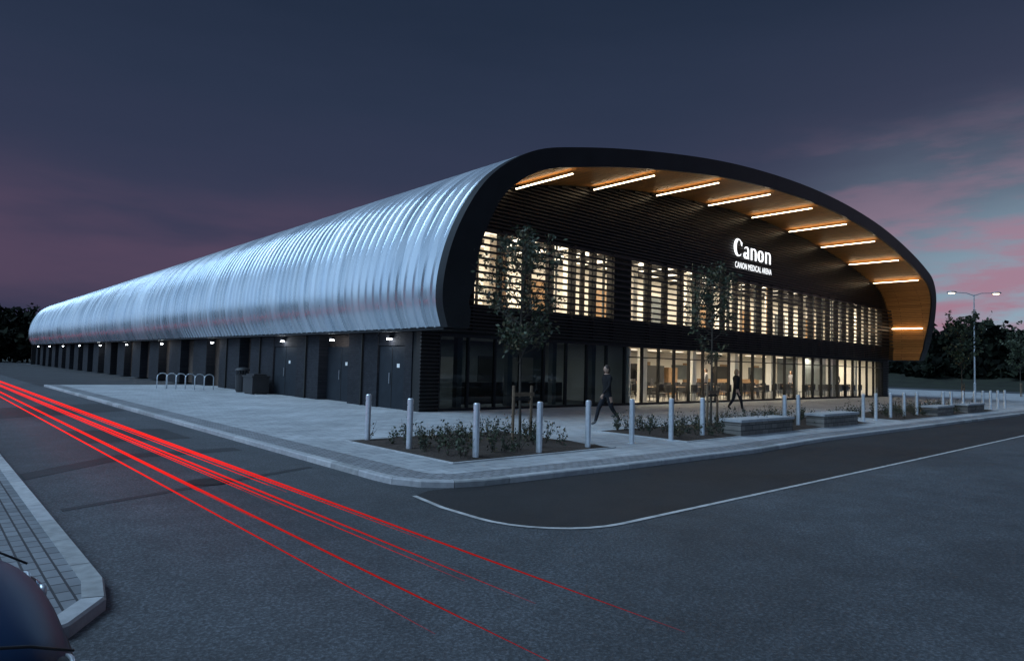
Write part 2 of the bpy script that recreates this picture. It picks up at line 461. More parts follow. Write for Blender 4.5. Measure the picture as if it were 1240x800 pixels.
# soffit with uv
me = bpy.data.meshes.new('soffit'); v=[]; f=[]; uv=[]; L=0; Ls=[0]
for i in range(1,N): L += (INN[i]-INN[i-1]).length; Ls.append(L)
for q in INN: v += [(CX+q.x, rake(q.y)+.10, q.y), (CX+q.x, .12, q.y)]
for i in range(N-1):
    f.append((2*i,2*i+1,2*i+3,2*i+2))
    uv += [(Ls[i], v[2*i][1]),(Ls[i], .12),(Ls[i+1], .12),(Ls[i+1], v[2*i+2][1])]
me.from_pydata(v,[],f); ul = me.uv_layers.new(name='UVMap')
for k, c in enumerate(uv): ul.data[k].uv = c
me.materials.append(M_wood); me.update()
link(bpy.data.objects.new('soffit', me), arena)
# led strips
mb = MB()
def inner_z(x):
    for a, b2 in zip(INN[:-1], INN[1:]):
        if a.x <= x <= b2.x and a.y > 7: return a.y + (b2.y-a.y)*(x-a.x)/(b2.x-a.x)
    return 8
for k in range(9):
    x = CX - 18.2 + 4.55*k
    z = inner_z(x - CX)
    mb.box(x-.030, x+.030, rake(z)+.30, -.20, z-.20, z-.17)
for sx in (-1, 1):
    z = 5.3; x = CX + sx*(half_w(z)-.16)
    mb.box(x-.012, x+.012, rake(z)+.35, -.25, z-.025, z+.025)
mb.build('soffit_lights', [M_led], arena)

# facade
GX0, GX1 = 0.0, 41.9
WZ0, WZ1 = 3.9, 6.75
mb = MB()
top = [(q.x, q.y) for q in INN if q.y >= WZ1]
wz = half_w(WZ1)
mb.face([(CX-wz, .10, WZ1)] + [(CX+x, .10, z) for x, z in top] + [(CX+wz, .10, WZ1)])
w1 = half_w(3.5)
mb.box(CX-w1, CX+w1, .02, .3, 2.78, WZ0)
mb.box(9.3, 10.8, .02, .25, WZ0, WZ1)
mb.box(CX-22, 1.2, .02, .25, WZ0, WZ1)
mb.box(41.6, CX+22, .02, .25, WZ0, WZ1)
mb.box(-.78, GX0, .05, .5, 0, 2.78)
mb.box(41.9, 43.2, .05, .5, 0, 2.78)
mb.build('facade_backing', [M_backing], arena)
mb = MB()
z = 2.86
while z < 3.86:
    w_ = half_w(z)-.03; mb.box(CX-w_, CX+w_, -.30, -.22, z, z+.055); z += .13
z = WZ0 + .10
while z < WZ1:
    w_ = half_w(z)-.03; mb.box(CX-w_, CX+w_, -.27, -.19, z, z+.085); z += .262
z = WZ1 + .02
while z < 10.6:
    w_ = min(half_w(z), half_w(z+.1))-.03
    if w_ > .5: mb.box(CX-w_, CX+w_, -.02, .08, z, z+.075)
    z += .15
z = .08
while z < 2.75:
    mb.box(-.82, -.02, -.05, .045, z, z+.07); mb.box(41.95, 43.2, -.05, .045, z, z+.07); z += .13
mb.build('louvre_slats', [M_slat], arena)
mb = MB()
x = 1.3
while x < 41.4:
    if not (9.3 < x < 10.7):
        mb.box(x-.045, x+.045, -.10, .10, WZ0-.98, WZ1+.05)
        mb.box(x-.015, x+.015, -.22, -.10, WZ0-.98, WZ1+.05)
        if random.random() < .45: mb.box(x+.30, x+.34, -.03, .10, WZ0, WZ1)
    x += 1.33
mb.box(1.2, 41.6, -.02, .10, WZ0-.05, WZ0+.02); mb.box(1.2, 41.6, -.02, .10, WZ1-.06, WZ1+.02)
x = 0.0
while x <= 41.95:
    mb.box(x-.03, x+.03, -.04, .12, 0, 2.78); x += 1.30 if x < 10.3 else 1.296
mb.box(0, 41.9, -.035, .12, 0.0, .10); mb.box(0, 41.9, -.035, .12, 2.66, 2.78)
mb.box(10.8, 41.9, -.030, .11, 2.18, 2.23)
mb.build('mullions', [M_black], arena)
mb = MB()
mb.face([(1.2,.14,WZ0),(9.3,.14,WZ0),(9.3,.14,WZ1),(1.2,.14,WZ1)],0)
mb.face([(10.8,.14,WZ0),(41.6,.14,WZ0),(41.6,.14,WZ1),(10.8,.14,WZ1)],0)
mb.face([(10.8,.06,0.1),(41.9,.06,0.1),(41.9,.06,2.66),(10.8,.06,2.66)],0)
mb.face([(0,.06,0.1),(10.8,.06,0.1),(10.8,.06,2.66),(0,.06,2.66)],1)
mb.build('windows', [M_glass, M_glass_dk], arena)
# interiors
mb = MB()
D = 8.0; U = 4.2
mb.box(1.0, 41.8, .32, D, 3.55, 3.75, 1)
mb.box(.6, 42.3, .2, D, 6.95, 7.05, 0)
mb.box(.6, 42.3, U, U+.2, 3.4, 6.95, 0)
mb.box(.7, .9, .3, U, 3.7, 6.95, 0); mb.box(41.9, 42.1, .3, U, 3.7, 6.95, 0)
random.seed(4)
for k in range(9): mb.box(3.0+4.6*k, 3.35+4.6*k, 1.0, 1.35, 3.75, 6.94, 0)
for k in range(20): mb.box(1.8+2.0*k, 1.88+2.0*k, .4, U, 6.72, 6.94, 4)
for k in range(8): mb.box(3+5.0*k, 4.4+5.0*k, U-.08, U-.002, 3.76, 5.9, 3 if k % 3 else 2)
for k in range(26):
    x = 1.7+1.53*k
    mb.box(x, x+random.uniform(.06,.35), .5, .56, 3.76, 6.9, random.choice([4,2,2,3]))
for k in range(19): mb.box(2.1+2.0*k, 3.5+2.0*k, .8, 3.6, 6.90, 6.945, 6)
# ground floor
mb.box(10.9, 41.9, .14, D, .0, .03, 1)
mb.box(0.1, 10.7, .14, D, .0, .03, 2)
mb.box(0, 42.2, .32, D, 2.80, 2.9, 0)
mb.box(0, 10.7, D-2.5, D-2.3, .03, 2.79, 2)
mb.box(1.0, 2.1, D-2.56, D-2.503, .03, 2.1, 4); mb.box(6.2, 7.3, D-2.56, D-2.503, .03, 2.1, 4)
mb.box(3.2, 5.2, D-2.55, D-2.504, 1.0, 2.0, 1); mb.box(8.2, 9.8, D-2.55, D-2.504, .9, 2.1, 1)
for k in range(4): mb.box(1.7+2.6*k, 1.95+2.6*k, 1.2, 1.45, .03, 2.79, 2)
mb.box(3, 9, 2.6, 3.1, .03, .95, 4)
mb.box(10.8, 42.2, D, D+.2, .0, 2.79, 0)
mb.box(10.72, 10.85, .14, D, .03, 2.79, 0)
mb.box(42.0, 42.15, .14, D, .03, 2.79, 0)
for k in range(7): mb.box(13.2+4.4*k, 13.55+4.4*k, 1.1, 1.45, .03, 2.79, 5)
for k in range(6): mb.box(12.3+4.9*k, 13.3+4.9*k, D-.07, D-.002, .03, 2.15, 3)
for k in range(5): mb.box(15+5.3*k, 17.2+5.3*k, D-.09, D-.003, 1.0, 2.0, 4 if k % 2 else 2)
mb.box(11.1, 11.2, .3, 3.2, .03, 2.6, 5)
mb.box(11.8, 12.7, 3.2, 3.3, .03, 2.2, 3)
mb.box(10.9, 14.2, 3.3, 3.4, .03, 2.79, 0)
mb.box(26, 33, 5.6, 6.2, .03, 1.1, 3)
mb.box(36, 36.15, 1.0, 5.5, .03, 2.79, 2); mb.box(20.5, 22.5, 6.4, 6.9, .03, 1.9, 4); mb.box(23, 24, 6.4, 6.9, .03, 1.8, 3)
for k in range(13): mb.box(12.2+2.3*k, 13.2+2.3*k, 1.9, 2.2, 2.77, 2.795, 6); 
for k in range(13): mb.box(12.2+2.3*k, 13.2+2.3*k, 4.9, 5.2, 2.77, 2.795, 6)
mb.build('interior', [M_wall_in, M_floor_in, M_dim_in, M_wood_in, M_plastic, M_white, M_panel], arena)
def area(name, loc, sx, sy, e, col, parent=arena):
    l = bpy.data.lights.new(name, 'AREA'); l.shape = 'RECTANGLE'; l.size = sx; l.size_y = sy; l.energy = e; l.color = col
    o = bpy.data.objects.new(name, l); o.location = loc; link(o, parent); return o
for k in range(4):
    area('ceiling_light_upper', (5.6+10.2*k, 1.9, 6.62), 7, .3, 400, (1,.83,.63))
for k in range(4):
    area('ceiling_light_ground', (14.9+7.7*k, 3.2, 2.70), 6, .3, 370, (1,.85,.64))
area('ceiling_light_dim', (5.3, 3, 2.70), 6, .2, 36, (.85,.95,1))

# side walls
mb = MB()
mb.box(-.30, -.1, .5, 97.4, 0, 2.78, 1)
mb.box(43.0, 43.2, .5, 97.4, 0, 2.78, 1)
blocks = [(.52,1.0),(2.85,5.1),(7.75,10.0),(12.65,15.6),(17.2,20.3)]
y = 22.6
while y < 96: blocks.append((y, y+2.5)); y += 5.2
for a, b2 in blocks: mb.box(-.82, -.31, a, b2, 0, 2.779, 0)
for a, b2 in ((1.0,2.85),(10.0,12.65)): mb.box(-.78, -.32, a, b2, 2.30, 2.779, 0)
for a, b2 in ((1.0,2.85),(10.0,12.65),(5.1,7.75)):
    dx = -.74 if a != 5.1 else -.42
    mb.box(dx, dx+.06, a+.04, b2-.04, .0, 2.28, 2)
    mb.box(dx-.012, dx+.0, (a+b2)/2-.012, (a+b2)/2+.012, .02, 2.26, 4)
    mb.box(dx-.05, dx-.02, (a+b2)/2+.1, (a+b2)/2+.13, .9, 1.3, 3)
    mb.box(dx-.008, dx-.001, (a+b2)/2-.52, (a+b2)/2-.34, 1.5, 1.64, 5)
mb.box(-.86, -.83, 1.3, 2.5, .0, .012, 3)
for yy in (3.9, 8.9, 14.2, 19.0): mb.box(-.90, -.825, yy, yy+.08, 0, 2.76, 4)
mb.build('side_walls', [M_brick, M_brick_brown, M_door, M_galv, M_backing, M_white], arena)
mb = MB(); mf = MB()
for yy in (1.9, 6.4, 11.4, 21.4, 32.0, 42.4, 52.8, 63.2, 73.6, 84.0, 94.4):
    mf.box(-.98, -.82, yy-.10, yy+.10, 2.56, 2.66); mb.box(-.97, -.85, yy-.08, yy+.08, 2.515, 2.558)
    if yy > 60: continue
    l = bpy.data.lights.new('wall_lamp', 'POINT'); l.energy = 9 if yy < 25 else 15; l.color = (.88,.94,1.0); l.shadow_soft_size = .05
    o = bpy.data.objects.new('wall_lamp', l); o.location = (-1.08, yy, 2.44); link(o, arena)
mb.build('wall_light_lenses', [M_walllight], arena); mf.build('wall_light_housings', [M_plastic], arena)

# sign letters
def stroke(mb, pts, ws, y0, y1, ox, oz, sc):
    Ls_, Rs_ = [], []
    P = [Vector(q) for q in pts]
    for i, q in enumerate(P):
        t = (P[min(len(P)-1,i+1)] - P[max(0,i-1)]).normalized(); n = Vector((-t.y,t.x))
        Ls_.append(q + n*ws[i]/2); Rs_.append(q - n*ws[i]/2)
    T = lambda q, y: (ox+q.x*sc, y, oz+q.y*sc)
    for i in range(len(P)-1):
        a,b2,c,d2 = Ls_[i],Ls_[i+1],Rs_[i+1],Rs_[i]
        mb.face([T(a,y0),T(b2,y0),T(c,y0),T(d2,y0)])
def ell(cx, cz, rx, rz, a0, a1, wfun, n=26):
    pts=[]; ws=[]
    for i in range(n+1):
        a = math.radians(a0+(a1-a0)*i/n); pts.append((cx+rx*math.cos(a), cz+rz*math.sin(a))); ws.append(wfun(a))
    return pts, ws
mb = MB(); sc=1.06; ox=19.70; oz=8.05; y0,y1=-.10,-.06
k = lambda a: .06+.18*abs(math.cos(a))**1.3
p_, w_ = ell(.46,.50,.36,.43,55,312, lambda a: .06+.24*max(0,-math.cos(a)))
stroke(mb,p_,w_,y0,y1,ox,oz,sc)
stroke(mb,[(.66,.86),(.74,.76),(.78,.60)],[.03,.20,.03],y0-.002,y1,ox,oz,sc)
def letter_n(x):
    stroke(mb,[(x+.10,.64),(x+.10,0)],[.19,.19],y0,y1,ox,oz,sc)
    p2,w2 = ell(x+.33,.42,.21,.19,150,0, lambda a: .06+.13*max(0,math.cos(a)),12)
    stroke(mb,p2+[(x+.54,0)],w2+[.19],y0-.003,y1,ox,oz,sc)
p2,w2 = ell(1.24,.46,.20,.16,160,0, lambda a:.06+.12*max(0,math.cos(a)),12)
stroke(mb,p2+[(1.44,.05),(1.54,.02)],w2+[.18,.06],y0,y1,ox,oz,sc)
p2,w2 = ell(1.20,.17,.15,.13,60,330, k,16); stroke(mb,p2,w2,y0-.003,y1,ox,oz,sc)
letter_n(1.70)
p2,w2 = ell(2.80,.32,.24,.28,0,360, k,24); stroke(mb,p2,w2,y0,y1,ox,oz,sc)
letter_n(3.30)
sg = mb.build('main_sign_letters', [M_sign], arena)
cu = bpy.data.curves.new('sign_text','FONT'); cu.body='CANON MEDICAL ARENA'; cu.size=.48; cu.extrude=.004; cu.space_character=1.1
to = bpy.data.objects.new('sub_sign_text', cu); cu.materials.append(M_sign); link(to, arena)
to.rotation_euler=(math.radians(90),0,0); to.location=(19.80,-.10,7.44)
bpy.context.view_layer.update()
wd = to.dimensions.x
to.scale=(4.15/wd,1,1) if wd>0 else (1,1,1)

# ------------------------------------------------------------ street furniture
def bollard(x, y):
    mb = MB(); r=.06
    mb.tube([(0,0,0),(0,0,.012)], .10, 20); mb.tube([(0,0,.012),(0,0,.86)], r, 20); mb.tube([(0,0,.86),(0,0,.885)], r-.006, 20)
    mb.tube([(0,0,.885),(0,0,.985),(0,0,1.0),(0,0,1.004)], [r,r,r-.012,.02], 20)
    return mb.build('bollard', [M_steel], loc=(x,y,0), smooth=False)
for x,y in [(-6.62,-6.7),(-6.62,-8.3),(-6.26,-9.9),(-4.72,-9.95),(-3.25,-9.9),(-1.65,-9.8),(-.27,-9.9),(1.0,-9.95),(5.9,-9.7),(6.8,-9.7),(11.7,-9.8),(12.9,-9.8),(14.4,-9.8),(15.9,-9.8),(17.4,-9.8),(20.9,-9.8),(22.1,-9.8),(24,-9.8),(26,-9.8),(27.5,-9.8),(29,-9.8),(30.5,-9.8),(32,-9.8)]:
    bollard(x,y)

def bed(name, x0,x1,y0,y1, nplants, hts=(.25,.55)):
    root = empty(name)
    mb = MB(); nx=int((x1-x0)/.25); ny=int((y1-y0)/.25)
    g = [[(x0+(x1-x0)*i/nx, y0+(y1-y0)*j/ny, .012 if i in (0,nx) or j in (0,ny) else .03+random.uniform(0,.05)) for j in range(ny+1)] for i in range(nx+1)]
    for i in range(nx):
        for j in range(ny): mb.face([g[i][j],g[i+1][j],g[i+1][j+1],g[i][j+1]])
    mb.build('soil',[M_soil],root)
    mb = MB()
    for (a,b2,c,d2) in ((x0-.06,x1+.06,y0-.06,y0),(x0-.06,x1+.06,y1,y1+.06),(x0-.06,x0,y0,y1),(x1,x1+.06,y0,y1)): mb.box(a,b2,c,d2,-.05,.02)
    mb.build('edging',[M_kerb],root)
    mb = MB()
    for _ in range(nplants):
        cx=random.uniform(x0+.2,x1-.2); cy=random.uniform(y0+.2,y1-.2); h=random.uniform(*hts)*random.uniform(.6,1.25); r=random.uniform(.10,.28)
        mi = random.choice([0,0,1,1,2])
        for s_ in range(5):
            a=random.uniform(0,6.28); rr=r*random.uniform(.2,1)
            tip=(cx+math.cos(a)*rr,cy+math.sin(a)*rr,h*random.uniform(.6,1.1)+.03)
            mb.tube([(cx,cy,.03),tip],[.006,.002],3,3)
            for q in range(7):
                t=random.uniform(.2,1.05)
                mb.leaf((cx+(tip[0]-cx)*t+random.gauss(0,.035),cy+(tip[1]-cy)*t+random.gauss(0,.035),.03+(tip[2]-.03)*t+random.gauss(0,.03)),random.uniform(.035,.08),mi)
    mb.build('shrubs',[M_leaf,M_leaf2,M_leaf3,M_bark],root)
random.seed(31)
bed('planting_bed',-6.9,-2.7,-10.1,-6.4,75)
bed('planting_bed',-.2,11.2,-10.3,-7.6,170)
bed('planting_bed',13.6,27.5,-10.4,-7.6,150)

def stone_bench(x0,x1,y):
    mb=MB(); mb.box(x0,x1,y-.28,y+.28,0,.36,0); mb.box(x0-.04,x1+.04,y-.32,y+.32,.362,.43,1)
    mb.build('stone_bench',[M_stone,M_kerb2])
stone_bench(2.2,5.1,-10.05); stone_bench(7.2,9.8,-10.05); stone_bench(18.2,20.4,-10.05); stone_bench(22.6,25.4,-10.05)

def young_tree(x,y,H,cw,nbr,nleaf,stake=True,lmats=None,leafsize=.085,rseed=1):
    random.seed(rseed)
    root=empty('young_tree',(x,y,0))
    mb=MB(); pts=[]; rad=[]
    bend=random.uniform(-.06,.06)
    for i in range(9):
        t=i/8; pts.append((bend*math.sin(t*4),bend*math.cos(t*3)-bend,t*H*.93)); rad.append(.038*(1-t*.86))
    mb.tube(pts,rad,8)
    ends=[]
    for i in range(nbr):
        t=random.uniform(.36,.93); b0=Vector((bend*math.sin(t*4),bend*math.cos(t*3)-bend,t*H*.93))
        a=random.uniform(0,6.28); env=math.sin(min(1,(t-.28)/.68)*math.pi*.92)**.6
        L=cw*.62*env*random.uniform(.5,1.25)
        dr=Vector((math.cos(a),math.sin(a),random.uniform(.5,1.2))).normalized()
        p1=b0+dr*L*.5; p2=p1+(dr+Vector((random.gauss(0,.2),random.gauss(0,.2),.2))).normalized()*L*.6
        mb.tube([b0,p1,p2],[.013,.008,.003],5)
        ends.append((b0,p1,p2))
        for k_ in range(3):
            q=b0.lerp(p2,random.uniform(.3,.9)); e=q+Vector((random.gauss(0,.2),random.gauss(0,.2),random.uniform(-.02,.25)))
            mb.tube([q,e],[.005,.002],3); ends.append((q,q.lerp(e,.5),e))
    mb.build('trunk_and_branches',[M_bark],root)
    ml=MB()
    for _ in range(nleaf):
        e=random.choice(ends); t=random.uniform(.3,1.05)
        q=e[1].lerp(e[2],(t-.3)/.75)+Vector((random.gauss(0,.08),random.gauss(0,.08),random.gauss(0,.08)))
        ml.leaf(q,leafsize,random.choice([0,0,1,2]) if lmats is None else random.choice(lmats))
    ml.build('leaves',[M_leaf,M_leaf2,M_leaf3],root)
    if stake:
        ms=MB()
        for sx in (-.27,.27): ms.tube([(sx,-.05,0),(sx,-.05,1.25)],.035,8)
        ms.box(-.30,.30,-.11,-.085,1.02,1.10); ms.build('stakes',[M_timber],root)
        mt=MB(); mt.box(-.27,.27,-.06,-.04,.93,.98); mt.build('tie',[M_rubber],root)
young_tree(-3.75,-8.35,4.95,2.2,44,2300,rseed=3,leafsize=.10)
young_tree(3.75,-8.5,5.1,1.7,38,1600,rseed=5,leafsize=.10)
young_tree(41,-5.5,5.8,3.4,40,1700,leafsize=.22,rseed=8,lmats=[0,0,0,1])
young_tree(50,-9.0,5.2,2.8,36,1100,leafsize=.22,rseed=9,lmats=[0,1])
young_tree(62,-4.8,6.3,3.8,40,1700,leafsize=.24,rseed=10,lmats=[0,0,1])

# street lamp
sl=empty('street_lamp',(61,-1.5,RZ))
mb=MB(); mb.tube([(0,0,0),(0,0,1.2),(0,0,1.25),(0,0,9.6)],[.11,.11,.075,.05],12)
for s_ in (-1,1):
    mb.tube([(0,0,9.5),(s_*.5,-s_*.5,9.75),(s_*1.15,-s_*1.15,9.78)],[.04,.035,.03],8)
mb.build('column',[M_galv],sl)
mb=MB(); ml=MB()
for s_ in (-1,1):
    c=(s_*1.45,-s_*1.45,9.80); mb.ellipsoid(c,(.42,.42,.11),0,14,6); ml.ellipsoid((c[0],c[1],9.72),(.28,.28,.07),0,12,6)
mb.build('lamp_heads',[M_galv],sl,smooth=True); ml.build('lamp_lenses',[mat_emit('street_lamp_lens',(1,.74,.42),8)],sl,smooth=True)

# bike rack
mb=MB()
for i in range(6):
    x=-4.3+i*.34; y=19.1-i*.42
    P=[(x,y,0),(x,y,.6)]+[(x+.30*(1-math.cos(a)), y+.22*(1-math.cos(a)), .6+.2*math.sin(a)) for a in [math.pi*k_/8 for k_ in range(1,8)]]+[(x+.6,y+.44,.6),(x+.6,y+.44,0)]
    mb.tube(P,.025,8)
mb.build('cycle_rack',[M_steel],smooth=True)
# litter bin
mb=MB()
mb.tube([(0,0,0),(0,0,.06),(0,0,.08),(0,0,.86),(0,0,.9)],[.27,.27,.30,.33,.35],20); mb.tube([(0,0,.9),(0,0,1.08)],[.035,.035],8)
for a in range(4): mb.box(.29*math.cos(a*1.57+.78)-.02,.29*math.cos(a*1.57+.78)+.02,.29*math.sin(a*1.57+.78)-.02,.29*math.sin(a*1.57+.78)+.02,.9,1.08)
mb.ellipsoid((0,0,1.08),(.36,.36,.16),0,20,5,0,.5); mb.build('litter_bin',[M_plastic],loc=(-1.55,14.6,0),smooth=False)
mb=MB(); mb.box(-.4,.4,-.6,.6,.05,.8); mb.box(-.44,.44,-.64,.64,.8,.88); mb.box(-.3,.3,-.5,.5,.88,.96); mb.box(-.35,-.25,-.5,.5,0,.05); mb.box(.25,.35,-.5,.5,0,.05)
mb.build('grit_bin',[M_plastic],loc=(-1.5,12.9,0))

# cafe seating inside
random.seed(11); mb=MB()
for k_ in range(22):
    x=14.6+(k_%13)*2.0+random.uniform(-.3,.3); y=random.uniform(1.0,2.2) if k_<13 else random.uniform(3.4,5)
    mb.tube([(x,y,.03),(x,y,.74)],.03,8,0); mb.tube([(x,y,.74),(x,y,.77)],.42,18,1); mb.tube([(x,y,.03),(x,y,.05)],.25,14,0)
    for a in (0,1.57,3.14,4.71):
        cx=x+.72*math.cos(a+.3); cy=y+.72*math.sin(a+.3)
        for lx in (-.18,.18):
            for ly in (-.18,.18): mb.tube([(cx+lx,cy+ly,.03),(cx+lx*.9,cy+ly*.9,.45)],.014,5,0)
        mb.box(cx-.2,cx+.2,cy-.2,cy+.2,.45,.48,0)
        bx=.19*math.cos(a+.3); by=.19*math.sin(a+.3)
        mb.box(cx+bx-.19*abs(math.sin(a+.3))-.02,cx+bx+.19*abs(math.sin(a+.3))+.02,cy+by-.19*abs(math.cos(a+.3))-.02,cy+by+.19*abs(math.cos(a+.3))+.02,.5,.9,0)
mb.build('cafe_seating',[M_plastic,M_wood_in])

# ------------------------------------------------------------ people
M_skin=mat_simple('skin',(.45,.28,.20),.55,var=.05); M_hair=mat_simple('hair_dark',(.03,.02,.015),.6,var=.3,scale=30); M_hairb=mat_simple('hair_blond',(.30,.20,.10),.6,var=.3,scale=30)
M_jkt=mat_simple('jacket_black',(.012,.012,.014),.85,var=.3,scale=10,bump=.3,spec=.2); M_trs=mat_simple('trousers',(.018,.019,.024),.85,var=.3,scale=10,bump=.3,spec=.2); M_shoe=mat_simple('shoes',(.10,.10,.10),.6,var=.2)
M_shirt=mat_simple('shirt_grey',(.20,.20,.22),.8,var=.2,scale=10)
def person(x,y,z,rot,stride=.28,hair=None,top=None,scale=1.0):
    J=[];E=[];R=[]
    def add(p,r,par=None):
        J.append(p);R.append(r)
        if par is not None:E.append((par,len(J)-1))
        return len(J)-1
    pel=add((0,0,.96),(.135,.10)); sp1=add((0,.0,1.12),(.125,.095),pel); ch=add((0,.015,1.32),(.155,.11),sp1); nb=add((0,.01,1.46),(.075,.07),ch); nk=add((0,.02,1.54),(.05,.052),nb)
    for s_ in (-1,1):
        ph=s_*stride
        sh=add((s_*.175,.0,1.41),(.068,.068),ch); el=add((s_*.225,-ph*.35-.02,1.14),(.048,.048),sh); wr=add((s_*.215,-ph*.75+.06,.93),(.03,.03),el)
        pm=add((s_*.21,-ph*.8+.075,.865),(.036,.022),wr)
        for fi in range(4): 
            f1=add((s_*.21+(fi-1.5)*.004,-ph*.8+.05+fi*.018,.805+abs(fi-1.5)*.006),(.009,.009),pm); add((s_*.205,-ph*.8+.055+fi*.018,.775+abs(fi-1.5)*.008),(.008,.008),f1)
        t1=add((s_*.195,-ph*.8+.12,.85),(.010,.010),pm); add((s_*.19,-ph*.8+.135,.82),(.008,.008),t1)
        hp=add((s_*.085,0,.90),(.10,.10),pel); kn=add((s_*.095,ph*.55+.05,.50),(.066,.066),hp)
        lift=.10 if ph<0 else .0
        an=add((s_*.095,ph*1.1-(.06 if ph<0 else 0),.095+lift),(.045,.045),kn)
        add((s_*.10,ph*1.1+(.14 if ph>0 else .08),.045+lift*.3),(.045,.035),an)
    me=bpy.data.meshes.new('b'); me.from_pydata(J,E,[]); ob=bpy.data.objects.new('b',me); scene.collection.objects.link(ob)
    md=ob.modifiers.new('s','SKIN'); 
    for i,r in enumerate(R): me.skin_vertices[0].data[i].radius=r
    me.skin_vertices[0].data[0].use_root=True
    sb=ob.modifiers.new('d','SUBSURF'); sb.levels=1; sb.render_levels=1
    bpy.context.view_layer.update()
    dg=bpy.context.evaluated_depsgraph_get(); ev=ob.evaluated_get(dg); em=ev.to_mesh()
    mb=MB(); mb.v=[tuple(v_.co) for v_ in em.vertices]
    for pl in em.polygons:
        c=pl.center; mb.f.append(tuple(pl.vertices))
        mi=1
        if c.z>1.49: mi=0
        elif abs(c.x)>.15 and c.z<.93 and c.z>.7: mi=0
        elif c.z<.13 : mi=4
        elif c.z<.90: mi=3
        mb.m.append(mi)
    ev.to_mesh_clear(); bpy.data.objects.remove(ob)
    mb.ellipsoid((0,.03,1.645),(.075,.093,.115),0,14,10)
    mb.ellipsoid((0,.125,1.635),(.012,.018,.02),0,6,5)
    for s_ in (-1,1): mb.ellipsoid((s_*.03,.112,1.655),(.012,.008,.007),2,6,4); mb.ellipsoid((s_*.076,.03,1.64),(.01,.02,.03),0,6,5)
    mb.ellipsoid((0,.118,1.592),(.022,.006,.006),2,6,4)
    mb.ellipsoid((0,.012,1.668),(.084,.096,.112),2,14,8,0,.55); mb.ellipsoid((0,-.03,1.62),(.078,.06,.11),2,12,8)
    o=mb.build('person',[M_skin,top or M_jkt,hair or M_hair,M_trs,M_shoe],smooth=True,loc=(x,y,z),rot=rot); o.scale=(scale,)*3
person(1.4,-6.5,0,math.radians(75),.30,scale=1.0)
person(11.9,-4.7,0,math.radians(-120),.22,hair=M_hairb)
for (px,py,pr,ps,pt) in [(22.0,3.0,20,.05,M_shirt),(29,2.4,170,.08,None),(33.5,3.2,90,.2,M_shirt),(17.3,4.6,220,.06,None),(25.2,4.4,260,.1,None),(31.2,5.0,190,.04,None),(38.4,2.0,100,.15,None)]:
    person(px,py,.03,math.radians(pr),ps,top=pt)

